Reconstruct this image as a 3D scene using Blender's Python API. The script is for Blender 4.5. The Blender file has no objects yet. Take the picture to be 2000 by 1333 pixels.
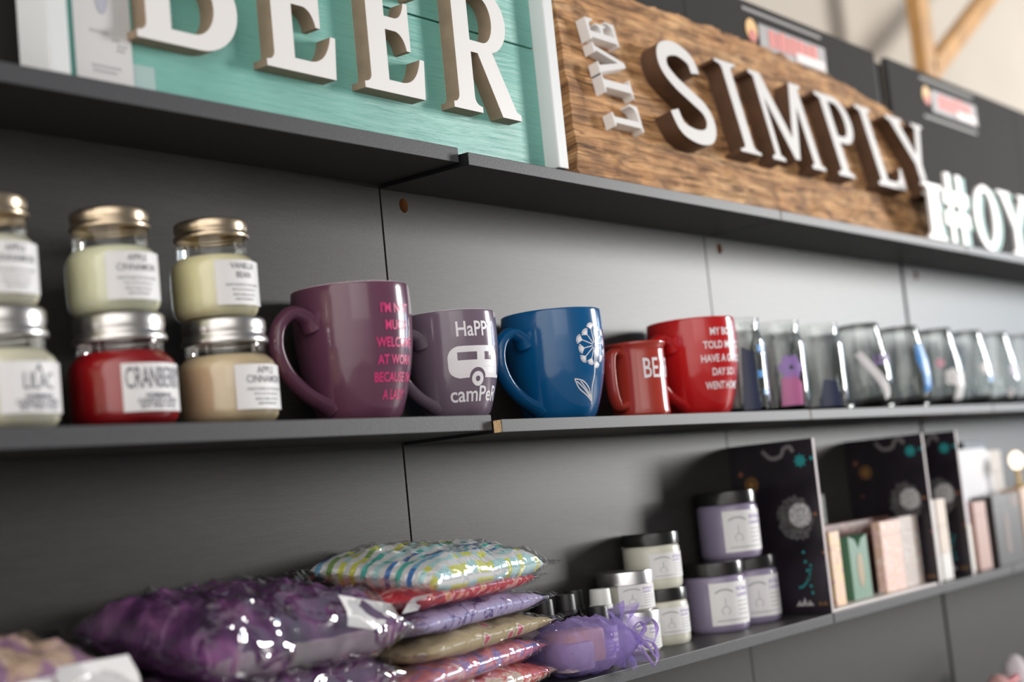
import bpy, bmesh, math, random
from mathutils import Vector, Matrix, noise
random.seed(7)
sc = bpy.context.scene
col = sc.collection

# ------------------------------------------------------------------ camera
YAW, PITCH, ROLL = 0.9181, 0.1034, -0.0992
cam_d = bpy.data.cameras.new('camera'); cam = bpy.data.objects.new('camera', cam_d); col.objects.link(cam)
fw = Vector((math.sin(YAW)*math.cos(PITCH), math.cos(YAW)*math.cos(PITCH), math.sin(PITCH)))
rt = Vector((math.cos(YAW), -math.sin(YAW), 0)); up = rt.cross(fw)
r2 = math.cos(ROLL)*rt + math.sin(ROLL)*up; u2 = -math.sin(ROLL)*rt + math.cos(ROLL)*up
m = Matrix((r2, u2, -fw)).transposed().to_4x4(); m.translation = (-1.2631, -0.9909, -0.0856)
cam.matrix_world = m
cam_d.sensor_width = 36; cam_d.lens = 36*2982.3/2000; cam_d.clip_start = .05
cam_d.dof.use_dof = True; cam_d.dof.focus_distance = 1.67; cam_d.dof.aperture_fstop = 2.9
sc.camera = cam

# ------------------------------------------------------------------ exposure, world, daylight, added fill
sc.view_settings.view_transform = 'Standard'; sc.view_settings.look = 'None'
sc.view_settings.exposure = 0.0; sc.view_settings.gamma = 1; sc.view_settings.use_curve_mapping = False
w = bpy.data.worlds.new('world'); sc.world = w; w.use_nodes = True
nt = w.node_tree; bg = nt.nodes['Background']
tc = nt.nodes.new('ShaderNodeTexCoord'); sx = nt.nodes.new('ShaderNodeSeparateXYZ')
nt.links.new(tc.outputs['Generated'], sx.inputs[0])
def wmap(sock, a, b, c, d):
    n = nt.nodes.new('ShaderNodeMapRange'); n.inputs[1].default_value = a; n.inputs[2].default_value = b
    n.inputs[3].default_value = c; n.inputs[4].default_value = d; nt.links.new(sock, n.inputs[0]); return n.outputs[0]
cr = nt.nodes.new('ShaderNodeValToRGB'); nt.links.new(wmap(sx.outputs[0], -1, 1, 0, 1), cr.inputs[0])
el = cr.color_ramp.elements; el[0].position = 0; el[0].color = (2.7, 2.58, 2.44, 1); el[1].position = 1; el[1].color = (.20, .23, .28, 1)
e_ = el.new(.26); e_.color = (1.4, 1.34, 1.28, 1); e_ = el.new(.46); e_.color = (.36, .345, .33, 1); e_ = el.new(.66); e_.color = (.12, .12, .12, 1)
nt.links.new(cr.outputs[0], bg.inputs[0])
nt.links.new(wmap(sx.outputs[2], -.5, 1, .55, 1.2), bg.inputs[1])

def area(name, loc, target, sx_, sy_, power, colr=(1, 1, 1)):
    d = bpy.data.lights.new(name, 'AREA'); d.shape = 'RECTANGLE'; d.size = sx_; d.size_y = sy_; d.energy = power; d.color = colr
    o = bpy.data.objects.new(name, d); col.objects.link(o); o.location = loc
    q = (Vector(target)-Vector(loc)).to_track_quat('-Z', 'Y'); o.rotation_euler = q.to_euler(); return o
area('front_window', (6.9, -3.70, .95), (.3, .1, .1), 1.30, 1.90, 525, (1, .985, .96))
area('far_window', (5.6, -1.15, .45), (1.6, .1, .1),   .8, .9, 14, (.62, .80, 1))
area('soft_fill', (-1.7, -2.7, 1.1), (0, .1, .05), 2.0, 1.5, 9, (1, .985, .965))  # added soft fill from behind the camera, no window there

# ------------------------------------------------------------------ helpers
def nodes(name):
    mt = bpy.data.materials.new(name); mt.use_nodes = True
    t = mt.node_tree; return mt, t, t.nodes['Principled BSDF']
def N(t, kind, **kw):
    n = t.nodes.new('ShaderNode'+kind)
    for k, v in kw.items(): setattr(n, k, v)
    return n
def ramp(t, sock, stops, interp='LINEAR'):
    r = N(t, 'ValToRGB'); r.color_ramp.interpolation = interp; e = r.color_ramp.elements
    while len(e) < len(stops): e.new(.5)
    for i, (p, c) in enumerate(stops): e[i].position = p; e[i].color = (*c, 1) if len(c) == 3 else c
    t.links.new(sock, r.inputs[0]); return r.outputs[0]
def coords(t, space='Object', scale=(1, 1, 1)):
    c = N(t, 'TexCoord'); mp = N(t, 'Mapping'); mp.inputs['Scale'].default_value = scale
    t.links.new(c.outputs[space], mp.inputs[0]); return mp.outputs[0]
def noise_tex(t, vec, scale, detail=3, dist=0):
    n = N(t, 'TexNoise'); n.inputs['Scale'].default_value = scale; n.inputs['Detail'].default_value = detail
    n.inputs['Distortion'].default_value = dist; t.links.new(vec, n.inputs['Vector']); return n
def bump(t, b, h, strength, dist=.001):
    n = N(t, 'Bump'); n.inputs['Strength'].default_value = strength; n.inputs['Distance'].default_value = dist
    t.links.new(h, n.inputs['Height']); t.links.new(n.outputs[0], b.inputs['Normal']); return n
def mat(name, c, rough=.5, metal=0, coat=0, spec=.5, bmp=None, vary=None):
    mt, t, b = nodes(name)
    b.inputs['Base Color'].default_value = (*c, 1); b.inputs['Roughness'].default_value = rough
    b.inputs['Metallic'].default_value = metal; b.inputs['Coat Weight'].default_value = coat; b.inputs['Coat Roughness'].default_value = .04
    b.inputs['Specular IOR Level'].default_value = spec
    if bmp: bump(t, b, noise_tex(t, coords(t), bmp[0]).outputs[0], bmp[1], bmp[2] if len(bmp) > 2 else .001)
    if vary:
        n = noise_tex(t, coords(t), vary[0], 4)
        lo = tuple(x*(1-vary[1]) for x in c); hi = tuple(min(1, x*(1+vary[1])) for x in c)
        t.links.new(ramp(t, n.outputs[0], [(.3, lo), (.7, hi)]), b.inputs['Base Color'])
    return mt
def clear(name, tint=(1, 1, 1), rough=.03, crinkle=None, refl=1.0, ior=1.5, base=0.0, gain=1.0):
    """thin clear sheet: transparent with a fresnel gloss"""
    mt, t, b = nodes(name); t.nodes.remove(b); out = t.nodes['Material Output']
    tr = N(t, 'BsdfTransparent'); tr.inputs[0].default_value = (*tint, 1)
    gl = N(t, 'BsdfGlossy'); gl.inputs['Roughness'].default_value = rough; gl.inputs[0].default_value = (refl, refl, refl, 1)
    fr = N(t, 'Fresnel'); fr.inputs[0].default_value = ior
    ad = N(t, 'Math', operation='MULTIPLY_ADD'); ad.inputs[1].default_value = gain; ad.inputs[2].default_value = base; ad.use_clamp = True
    t.links.new(fr.outputs[0], ad.inputs[0])
    ms = N(t, 'MixShader'); t.links.new(ad.outputs[0], ms.inputs[0]); t.links.new(tr.outputs[0], ms.inputs[1]); t.links.new(gl.outputs[0], ms.inputs[2])
    t.links.new(ms.outputs[0], out.inputs[0])
    if crinkle:
        sc_, st, di = crinkle
        v = coords(t); n1 = noise_tex(t, v, sc_, 1.5, .4)
        sb = N(t, 'Math', operation='SUBTRACT'); sb.inputs[1].default_value = .5; t.links.new(n1.outputs[0], sb.inputs[0])
        ab = N(t, 'Math', operation='ABSOLUTE'); t.links.new(sb.outputs[0], ab.inputs[0])
        bp = N(t, 'Bump'); bp.inputs['Strength'].default_value = st; bp.inputs['Distance'].default_value = di
        rg = N(t, 'MapRange'); rg.interpolation_type = 'SMOOTHSTEP'; rg.inputs[1].default_value = 0; rg.inputs[2].default_value = .05; rg.inputs[3].default_value = 1; rg.inputs[4].default_value = 0
        t.links.new(ab.outputs[0], rg.inputs[0]); t.links.new(rg.outputs[0], bp.inputs['Height'])
        for s in (gl.inputs['Normal'], fr.inputs['Normal']): t.links.new(bp.outputs[0], s)
    return mt
def glass(name, c=(.90, .92, .91)):
    mt, t, b = nodes(name)
    b.inputs['Base Color'].default_value = (*c, 1); b.inputs['Roughness'].default_value = .0
    b.inputs['Transmission Weight'].default_value = 1; b.inputs['IOR'].default_value = 1.45; return mt

def mk(name, bm, mats, parent=None, loc=(0, 0, 0), rot=(0, 0, 0), smooth=True, ang=35):
    if isinstance(bm, bmesh.types.BMesh):
        bmesh.ops.recalc_face_normals(bm, faces=bm.faces)
        me = bpy.data.meshes.new(name)
        for f in bm.faces: f.smooth = smooth
        if smooth:
            a = math.radians(ang)
            for e in bm.edges:
                if len(e.link_faces) == 2 and e.calc_face_angle(0) > a: e.smooth = False
        bm.to_mesh(me); bm.free()
    else: me = bm; me.name = name
    for x in (mats if isinstance(mats, (list, tuple)) else [mats]): me.materials.append(x)
    o = bpy.data.objects.new(name, me); col.objects.link(o)
    o.location = loc; o.rotation_euler = rot
    if parent: o.parent = parent
    return o
def thing(name, label, cat, loc=(0, 0, 0), rot=(0, 0, 0), group=None):
    o = bpy.data.objects.new(name, None); o.empty_display_size = .02; col.objects.link(o)
    o.location = loc; o.rotation_euler = rot; return tag(o, label, cat, group)
def tag(o, label, cat, group=None):
    o['label'] = label; o['category'] = cat
    if group: o['group'] = group
    return o
def struct(o): o['kind'] = 'structure'; return o

def box(x0, x1, y0, y1, z0, z1, bev=0, bm=None, mi=0):
    b = bmesh.new()
    v = [b.verts.new(p) for p in ((x0, y0, z0), (x1, y0, z0), (x1, y1, z0), (x0, y1, z0), (x0, y0, z1), (x1, y0, z1), (x1, y1, z1), (x0, y1, z1))]
    for q in ((3, 2, 1, 0), (4, 5, 6, 7), (0, 1, 5, 4), (1, 2, 6, 5), (2, 3, 7, 6), (3, 0, 4, 7)): b.faces.new([v[i] for i in q])
    if bev: bmesh.ops.bevel(b, geom=list(b.edges), offset=bev, segments=2, affect='EDGES', profile=.6)
    for f in b.faces: f.material_index = mi
    if bm is None: return b
    join(bm, b); return bm
def join(dst, src):
    me = bpy.data.meshes.new('join'); src.to_mesh(me); src.free(); dst.from_mesh(me); bpy.data.meshes.remove(me)
def lathe(prof, seg=64, knurl=None):
    """prof: (r, z[, material index of the band above it])"""
    b = bmesh.new(); rings = []
    for i, p in enumerate(prof):
        r, z = p[0], p[1]
        if r < 1e-6: rings.append([b.verts.new((0, 0, z))])
        else:
            ring = []
            for k in range(seg):
                a = 2*math.pi*k/seg; rr = r
                if knurl and knurl[0] <= z <= knurl[1]: rr = r*(1+(.006 if k % 2 else -.006))
                ring.append(b.verts.new((rr*math.cos(a), rr*math.sin(a), z)))
            rings.append(ring)
    for i in range(len(rings)-1):
        A, B = rings[i], rings[i+1]; mi = prof[i][2] if len(prof[i]) > 2 else 0
        for k in range(seg):
            q = []
            for x in ((A, k), (A, k+1), (B, k+1), (B, k)):
                v = x[0][0] if len(x[0]) == 1 else x[0][x[1] % seg]
                if v not in q: q.append(v)
            if len(q) > 2:
                f = b.faces.new(q); f.material_index = mi
    return b
def tube(pts, rad, seg=12, flat=1.0, closed_caps=True, up=Vector((0, 1, 0))):
    """swept tube through pts; rad number or list; flat scales thickness across 'up'"""
    b = bmesh.new(); pts = [Vector(p) for p in pts]; n = len(pts); rings = []
    for i, p in enumerate(pts):
        d = (pts[min(i+1, n-1)]-pts[max(i-1, 0)]).normalized()
        s = up - d*up.dot(d); s.normalize(); q = d.cross(s)
        r = rad[i] if isinstance(rad, (list, tuple)) else rad
        rings.append([b.verts.new(p + s*math.cos(2*math.pi*k/seg)*r*flat + q*math.sin(2*math.pi*k/seg)*r) for k in range(seg)])
    for i in range(n-1):
        for k in range(seg): b.faces.new((rings[i][k], rings[i][(k+1) % seg], rings[i+1][(k+1) % seg], rings[i+1][k]))
    if closed_caps: b.faces.new(rings[0][::-1]); b.faces.new(rings[-1])
    return b
def catmull(pts, n=8):
    P = [Vector(p) for p in pts]; out = []
    for i in range(len(P)-1):
        p0, p1, p2, p3 = P[max(i-1, 0)], P[i], P[i+1], P[min(i+2, len(P)-1)]
        for k in range(n):
            t = k/n; out.append(.5*((2*p1)+(p2-p0)*t+(2*p0-5*p1+4*p2-p3)*t*t+(3*p1-p0-3*p2+p3)*t**3))
    out.append(P[-1]); return out
def warp(bm, fn):
    for v in bm.verts: v.co = Vector(fn(*v.co))
    return bm
def refine(bm, mx):
    for _ in range(4):
        es = [e for e in bm.edges if e.calc_length() > mx]
        if not es: break
        bmesh.ops.subdivide_edges(bm, edges=es, cuts=1); bmesh.ops.triangulate(bm, faces=[f for f in bm.faces if len(f.verts) > 3])
    return bm
def curve_bm(cu):
    o = bpy.data.objects.new('tmp', cu); col.objects.link(o)
    dg = bpy.context.evaluated_depsgraph_get(); me = bpy.data.meshes.new_from_object(o.evaluated_get(dg))
    b = bmesh.new(); b.from_mesh(me); bpy.data.meshes.remove(me); bpy.data.objects.remove(o); bpy.data.curves.remove(cu)
    bmesh.ops.remove_doubles(b, verts=b.verts, dist=1e-6); return b
def text(s, h, wide=1.0, bold=0, depth=0, align='CENTER', lead=1.0, gap=1.0):
    """lettering of cap height h in the XY plane"""
    cu = bpy.data.curves.new('t', 'FONT'); cu.body = s; cu.size = h/.729; cu.align_x = align; cu.align_y = 'CENTER'
    cu.space_line = lead; cu.space_character = gap; cu.offset = bold*h; cu.resolution_u = 3; cu.extrude = depth
    b = curve_bm(cu)
    if wide != 1: warp(b, lambda x, y, z: (x*wide, y, z))
    return b
def shape(loops, depth=0, bev=0):
    """flat outline (with holes) in XY, extruded by depth in Z"""
    cu = bpy.data.curves.new('s', 'CURVE'); cu.dimensions = '2D'; cu.fill_mode = 'BOTH' if depth else 'FRONT'; cu.extrude = depth/2; cu.bevel_depth = bev; cu.bevel_resolution = 1
    for L in loops:
        sp = cu.splines.new('POLY'); sp.points.add(len(L)-1); sp.use_cyclic_u = True
        for i, p in enumerate(L): sp.points[i].co = (p[0], p[1], 0, 1)
    return curve_bm(cu)
def arc(cx, cy, rx, ry, a0, a1, n=14):
    return [(cx+rx*math.cos(math.radians(a0+(a1-a0)*i/n)), cy+ry*math.sin(math.radians(a0+(a1-a0)*i/n))) for i in range(n+1)]
def quad(a, c, b, n=7):
    return [tuple((1-t)**2*a[k]+2*(1-t)*t*c[k]+t*t*b[k] for k in (0, 1)) for t in [i/n for i in range(n+1)]]
def disc(cx, cy, r, n=20): return arc(cx, cy, r, r, 0, 360-360/n, n-1)
def rect(x0, y0, x1, y1): return [(x0, y0), (x1, y0), (x1, y1), (x0, y1)]
def on_cyl(R, z0, eps=.0004, a0=0):
    """map flat art onto the -Y side of an upright round body; R number or function of z"""
    f = R if callable(R) else (lambda z: R)
    def g(x, y, z):
        zz = z0+y; r = f(zz); a = a0+x/f(z0); r += eps+z
        return (r*math.sin(a), -r*math.cos(a), zz)
    return g
def to_front(x0, y0, z0): return lambda x, y, z: (x0+x, y0-z, z0+y)
def side_by_normal(bm, axis=2):
    bm.normal_update()
    for f in bm.faces: f.material_index = 0 if abs(f.normal[axis]) > .75 else 1
    return bm

# ------------------------------------------------------------------ materials
def melamine():
    mt, t, b = nodes('charcoal_melamine'); v = coords(t)
    fine = noise_tex(t, v, 800, 3); st = noise_tex(t, coords(t, scale=(6, 60, 60)), 6, 3)
    mxx = N(t, 'Mix'); mxx.data_type = 'RGBA'; mxx.inputs[0].default_value = .35
    c1 = ramp(t, fine.outputs[0], [(.3, (.022, .0215, .021)), (.7, (.046, .045, .044))]); c2 = ramp(t, st.outputs[0], [(.3, (.023, .021, .020)), (.7, (.046, .043, .041))])
    t.links.new(c1, mxx.inputs[6]); t.links.new(c2, mxx.inputs[7]); t.links.new(mxx.outputs[2], b.inputs['Base Color'])
    b.inputs['Roughness'].default_value = .39; b.inputs['Specular IOR Level'].default_value = .20
    bump(t, b, fine.outputs[0], .2, .0004); return mt
BAND = mat('grey_edge_banding', (.066, .066, .072), .45, spec=.18, bmp=(600, .15), vary=(300, .08))
MEL = melamine(); HEAD = mat('matt_header_board', (.042, .040, .039), .75, spec=.06, bmp=(400, .1))
BLACK = mat('black_plastic', (.008, .008, .009), .3)
CHIP = mat('raw_particle_board', (.55, .38, .2), .8, vary=(500, .35))
HOLE = mat('raw_hole', (.23, .09, .025), .8)
def teal():
    mt, t, b = nodes('teal_painted_plank'); v = coords(t, scale=(3, 60, 40))
    n = noise_tex(t, v, 5, 5, .6); n2 = noise_tex(t, coords(t), 9, 3)
    c = ramp(t, n2.outputs[0], [(.3, (.16, .43, .37)), (.7, (.22, .52, .45))]); t.links.new(c, b.inputs['Base Color'])
    b.inputs['Roughness'].default_value = .5; b.inputs['Specular IOR Level'].default_value = .4; bump(t, b, n.outputs[0], .75, .0022); return mt
TEAL = teal()
WHITE = mat('white_paint', (.75, .73, .72), .45, bmp=(150, .08))
RAIL = mat('white_rail_paint', (.68, .70, .71), .5, bmp=(90, .15))
MDF = mat('raw_mdf_edge', (.29, .215, .15), .75, vary=(60, .1))
BROWN = mat('dark_stained_edge', (.085, .04, .018), .7, vary=(40, .2))
def barn():
    mt, t, b = nodes('weathered_barn_wood'); v = coords(t, scale=(2.2, 1, 22))
    n = noise_tex(t, v, 3.2, 8, 1.3); n2 = noise_tex(t, coords(t, scale=(4, 1, 9)), 5, 5, .6); n3 = noise_tex(t, coords(t, scale=(1.2, 1, 30)), 6, 6, 2)
    c = ramp(t, n.outputs[0], [(.24, (.13, .06, .026)), (.36, (.44, .215, .085)), (.52, (.66, .36, .155)), (.68, (.74, .45, .22)), (.82, (.50, .33, .20))])
    c2 = ramp(t, n2.outputs[0], [(.32, (.30, .26, .24)), (.60, (1, 1, 1))])
    c3 = ramp(t, n3.outputs[0], [(.33, (.10, .07, .05)), (.40, (.75, .7, .66)), (.47, (1, 1, 1))])
    def mul(a, bb, f):
        x = N(t, 'Mix'); x.data_type = 'RGBA'; x.blend_type = 'MULTIPLY'; x.inputs[0].default_value = f; t.links.new(a, x.inputs[6]); t.links.new(bb, x.inputs[7]); return x.outputs[2]
    t.links.new(mul(mul(c, c2, .85), c3, .9), b.inputs['Base Color']); b.inputs['Roughness'].default_value = .8
    ad = N(t, 'Math', operation='MULTIPLY'); t.links.new(n.outputs[0], ad.inputs[0]); t.links.new(c3, ad.inputs[1])
    bump(t, b, ad.outputs[0], .8, .004); return mt
BARN = barn()
TAGP = mat('grey_white_card', (.60, .59, .59), .5)
PAPER = mat('white_paper_label', (.78, .77, .78), .55)
INK = mat('grey_ink', (.16, .16, .18), .6); INKB = mat('blue_black_ink', (.06, .06, .1), .6); LILAC_INK = mat('lilac_ink', (.34, .26, .55), .6); SOFTINK = mat('pale_ink', (.42, .42, .43), .6)
GLASS_THIN = clear('jar_glass', (.97, .98, .97), .02, base=.01, gain=.6)
CELLO = clear('cellophane', (.95, .95, .95), .06, (30, .6, .0025), base=.01, gain=.30)
CELLO2 = clear('cellophane_loose', (.93, .93, .93), .07, (17, .6, .004), base=.01, gain=.30)
GLASS = glass('drinking_glass')

# ------------------------------------------------------------------ shelving units
D, T, Z2, ZU, YU, YL = .1401, .014, -.2872, .29, .0096, .0019
WU = .711
UNIT_LABELS = ['charcoal shelving unit at the left, under the teal BEER sign and the candle jars',
               'charcoal shelving unit with a round screw hole, holding the blue and red mugs',
               'charcoal shelving unit behind the clear glasses, under the end of the wooden sign',
               'charcoal shelving unit under the loose white letters, with the second red logo',
               'charcoal shelving unit furthest away, just cut by the frame edge at the upper right']
def header_logo(parent, x, z):
    y = D-.0135
    o = mk('logo_emblem', warp(shape([disc(0, 0, .019)], .0006), to_front(x-.13, y, z+.002)), mat('emblem_yellow', (.75, .42, .10), .5), parent)
    mk('emblem_mark', warp(shape([[(-.012, -.016), (.010, -.018), (.013, -.004), (.002, .004), (-.010, -.002)]], .0004), to_front(x-.13, y-.0007, z)), mat('emblem_red', (.55, .06, .04), .5), o)
    mk('logo_panel', warp(shape([rect(-.105, -.024, .135, .022)], .0005), to_front(x, y, z-.004)), mat('logo_grey', (.27, .25, .25), .5), parent)
    b = bmesh.new(); xx = -.072
    for w_ in (.022, .014, .022, .018, .020, .026, .022, .022):
        hh = random.uniform(.028, .034)
        join(b, warp(shape([rect(0, 0, w_-.003, hh)], .0005), lambda px, py, pz, s=xx: (px+s, py-.017, pz))); xx += w_+.0015
    mk('logo_lettering', warp(b, to_front(x, y-.0007, z)), mat('logo_red', (.62, .10, .07), .5), parent)
    b = shape([rect(.02, -.026, .125, -.010)], .0005)
    mk('logo_plate', warp(b, to_front(x, y-.0014, z)), mat('logo_white', (.72, .66, .64), .5), parent)
    b = shape([rect(-.155, .032, .125, .038), rect(-.155, -.046, .125, -.040)], .0004)
    mk('logo_rule', warp(b, to_front(x, y, z)), mat('logo_pale', (.22, .21, .20), .6), parent)
def unit(i):
    x0 = (i-1)*WU; x1 = x0+WU-.0018
    dy = -.0 if i else .011
    u = thing('shelving_unit', UNIT_LABELS[i], 'shelving unit', (x0, 0, -1.1)); L = WU-.0018; q = 1.1
    # back panel (two courses joined by the shelves), with its screw hole
    hx = .0385 if i == 1 else (.043 if i == 2 else .07)
    g0 = .011 if i == 3 else .0012; loops = [[(g0, 0), (L, 0), (L, q+.289), (g0, q+.289)]]
    if i: loops.append(arc(hx, q+.2605, .0075, .0085, 0, 345, 23)[::-1])
    pb = shape(loops, .012); pb.normal_update()
    for f in pb.faces:
        c = f.calc_center_median()
        if abs(f.normal.z) < .5 and abs(c.x-hx) < .012 and abs(c.y-q-.2605) < .012: f.material_index = 1
    warp(pb, lambda x, y, z: (x, D+.006-z, y)); mk('back_panel', pb, [MEL, HOLE], u, smooth=False)
    mk('backing_board', box(0, L, D+.0135, D+.018, 0, q+.289), [BLACK], u, smooth=False)
    if i: mk('hole_bottom', box(hx-.012, hx+.012, D+.0122, D+.0134, q+.248, q+.273), HOLE, u, smooth=False)
    for (zt, yf, nm) in ((ZU, YU, 0), (0, 0, 1), (Z2, YL, 2), (-.575, 0, 3), (-.86, 0, 4)):
        yy = yf+(dy if nm < 3 else 0); e = .0 if i == 0 else .001
        dz = (.0068 if nm == 0 else .006) if i == 0 and nm < 2 else 0; th = .0165 if i == 0 else T
        zt += dz; b = box(e, L, yy, D-.0004, q+zt-th, q+zt, .0007)
        b.normal_update()
        for f in b.faces:
            if f.normal.x < -.9: f.material_index = 1
            if f.normal.y < -.6: f.material_index = 2
        s = mk('shelf', b, [MEL, BLACK, BAND], u, smooth=False)
        if i == 1 and nm == 1 or i == 2 and nm < 2: mk('raw_edge', box(e-.0006, e, yy+.0006, yy+.0105, q+zt-th+.0004, q+zt-.0008), CHIP, s, smooth=False)
    # header board above the top shelf
    hb = box(.03 if i in (0, 3) else .0, L-.024 if i == 2 else L, D-.012, D, q+.289, q+.678, .001)
    mk('header_board', hb, HEAD, u, smooth=False)
    if i == 2: mk('upright', box(L-.03, L+.036, D+.002, D+.02, q+.289, q+.668), BLACK, u, smooth=False)  # black filler put in so the gap between header boards stays dark
    if i in (2, 3): header_logo(u, .335, q+.628)
    return u
units = [unit(i) for i in range(5)]

# ------------------------------------------------------------------ room
cream = mat('cream_plaster', (.43, .385, .33), .85, bmp=(14, .1, .01), vary=(2.5, .05))
struct(mk('wall_back', box(-3, 8, .80, .86, -1.1, 3.2), cream, smooth=False))
struct(mk('floor', box(-3, 8, -4.2, .80, -1.16, -1.1), mat('grey_floor', (.22, .21, .2), .6, vary=(6, .1)), smooth=False))
timber = mat('honey_timber', (.42, .22, .07), .5, vary=(8, .25))
struct(mk('trim_1', box(2.885, 2.965, .600, .640, -1.1, 3.0, .003), timber, smooth=False))
b = box(0, 2.2, -.02, .02, -.028, .028, .003)
struct(mk('trim_2', b, timber, None, (2.95, .62, 1.02), (0, -math.radians(31), 0), smooth=False))

# ------------------------------------------------------------------ lettering outlines (cap height 1)
def gE():
    return [[(0, 0), (.62, 0), (.64, .29), (.595, .29)]+quad((.595, .29), (.55, .10), (.40, .09))+[(.25, .09), (.25, .455), (.36, .455)]+quad((.36, .455), (.44, .44), (.465, .33))+[(.505, .33), (.505, .68), (.465, .68)]
            + quad((.465, .68), (.44, .56), (.36, .55))+[(.25, .55), (.25, .91), (.38, .91)]+quad((.38, .91), (.53, .90), (.57, .74))+[(.615, .74), (.60, 1), (0, 1), (0, .955)]+quad((0, .955), (.07, .95), (.07, .89))+[(.07, .11)]+quad((.07, .11), (.07, .05), (0, .045))]
def gB():
    return [[(0, 0), (.46, 0)]+arc(.46, .285, .31, .285, -90, 52)+arc(.42, .755, .29, .245, -48, 90)+[(0, 1), (0, .955)]+quad((0, .955), (.07, .95), (.07, .89))+[(.07, .11)]+quad((.07, .11), (.07, .05), (0, .045)),
            [(.25, .09), (.42, .09)]+arc(.42, .28, .165, .19, -90, 90)+[(.25, .47)], [(.25, .56), (.40, .56)]+arc(.40, .735, .135, .175, -90, 90)+[(.25, .91)]]
def gR():
    return [[(0, 0), (.34, 0), (.34, .045)]+quad((.34, .045), (.255, .05), (.255, .12))+[(.255, .46), (.34, .46), (.585, .0), (.82, 0), (.82, .045), (.77, .06), (.52, .49)]+arc(.42, .735, .30, .265, -58, 90)+[(0, 1), (0, .955)]+quad((0, .955), (.07, .95), (.07, .89))+[(.07, .12)]+quad((.07, .12), (.07, .05), (0, .045)),
            [(.255, .55), (.41, .55)]+arc(.41, .73, .135, .18, -90, 90)+[(.255, .91)]]
def serif_bar(x0, x1, w, y0=0., y1=1., s=.10, h=.06):
    c = (x0+x1)/2
    return [[(c-w/2-s, y0), (c+w/2+s, y0), (c+w/2+s, y0+h*.5)]+quad((c+w/2+s, y0+h*.5), (c+w/2, y0+h*.6), (c+w/2, y0+h*1.6), 4)+quad((c+w/2, y1-h*1.6), (c+w/2, y1-h*.6), (c+w/2+s, y1-h*.5), 4)+[(c+w/2+s, y1), (c-w/2-s, y1), (c-w/2-s, y1-h*.5)]+quad((c-w/2-s, y1-h*.5), (c-w/2, y1-h*.6), (c-w/2, y1-h*1.6), 4)+quad((c-w/2, y0+h*1.6), (c-w/2, y0+h*.6), (c-w/2-s, y0+h*.5), 4)]
def stroke(pts, w):
    """offset a polyline to a ribbon outline"""
    P = [Vector((*p, 0)) for p in pts]; L, R = [], []
    for i, p in enumerate(P):
        d = (P[min(i+1, len(P)-1)]-P[max(i-1, 0)]).normalized(); n = Vector((-d.y, d.x, 0)); ww = w(i/(len(P)-1)) if callable(w) else w
        L.append(tuple((p+n*ww/2)[:2])); R.append(tuple((p-n*ww/2)[:2]))
    return L+R[::-1]
def gS():
    pts = catmull([(.66, .74, 0), (.62, .88, 0), (.40, .955, 0), (.16, .89, 0), (.10, .73, 0), (.22, .59, 0), (.44, .47, 0), (.63, .36, 0), (.68, .22, 0), (.58, .08, 0), (.36, .04, 0), (.13, .10, 0), (.06, .27, 0)], 6)
    return [stroke([p[:2] for p in pts], .15)]
def gI(): return serif_bar(0, .40, .17, s=.115)
def gM():
    return [[(0, 0), (.26, 0), (.26, .035), (.185, .06), (.20, .72), (.50, .06), (.60, .06), (.90, .72), (.92, .06), (.85, .035), (.85, 0), (1.15, 0), (1.15, .035), (1.07, .06), (1.05, .94), (1.13, .965), (1.13, 1), (.89, 1), (.575, .30), (.26, 1), (.02, 1), (.02, .965), (.10, .94), (.08, .06), (0, .035)]]
def gP():
    return [[(0, 0), (.40, 0), (.40, .035), (.29, .07), (.29, .42), (.45, .42)]+arc(.45, .71, .32, .29, -90, 90)+[(0, 1), (0, .965), (.11, .93), (.11, .07), (0, .035)],
            [(.29, .50), (.43, .50)]+arc(.43, .71, .17, .21, -90, 90)+[(.29, .92)]]
def gL():
    return [[(0, 0), (.76, 0), (.78, .28), (.72, .28)]+quad((.72, .28), (.68, .10), (.50, .085))+[(.29, .085), (.29, .93), (.40, .965), (.40, 1), (0, 1), (0, .965), (.11, .93), (.11, .07), (0, .035)]]
def gY():
    return [[(.32, 0), (.74, 0), (.74, .035), (.62, .07), (.62, .42), (.93, .94), (1.02, .965), (1.02, 1), (.70, 1), (.70, .965), (.78, .93), (.55, .54), (.31, .93), (.40, .965), (.40, 1), (-.04, 1), (-.04, .965), (.07, .93), (.44, .42), (.44, .07), (.32, .035)]]
def gV():
    return [[(.42, 0), (.56, 0), (.86, .93), (.95, .965), (.95, 1), (.65, 1), (.65, .965), (.72, .93), (.51, .24), (.29, .93), (.38, .965), (.38, 1), (0, 1), (0, .965), (.09, .93)]]
def gO(): return [arc(.38, .5, .38, .51, 0, 354, 59), arc(.38, .5, .215, .40, 0, 354, 59)[::-1]]
def letter(parent, loops, x, z, h, wide, y0, depth, mats, rot=0, name='letter', bev=.0006):
    bb = shape(loops, depth-2*bev, bev); side_by_normal(bb)
    c, s = math.cos(rot), math.sin(rot)
    warp(bb, lambda a, q, r: (x+c*a*wide*h-s*q*h, y0+depth/2-r, z+s*a*wide*h+c*q*h))
    return mk(name, bb, mats, parent, ang=50)

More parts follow.
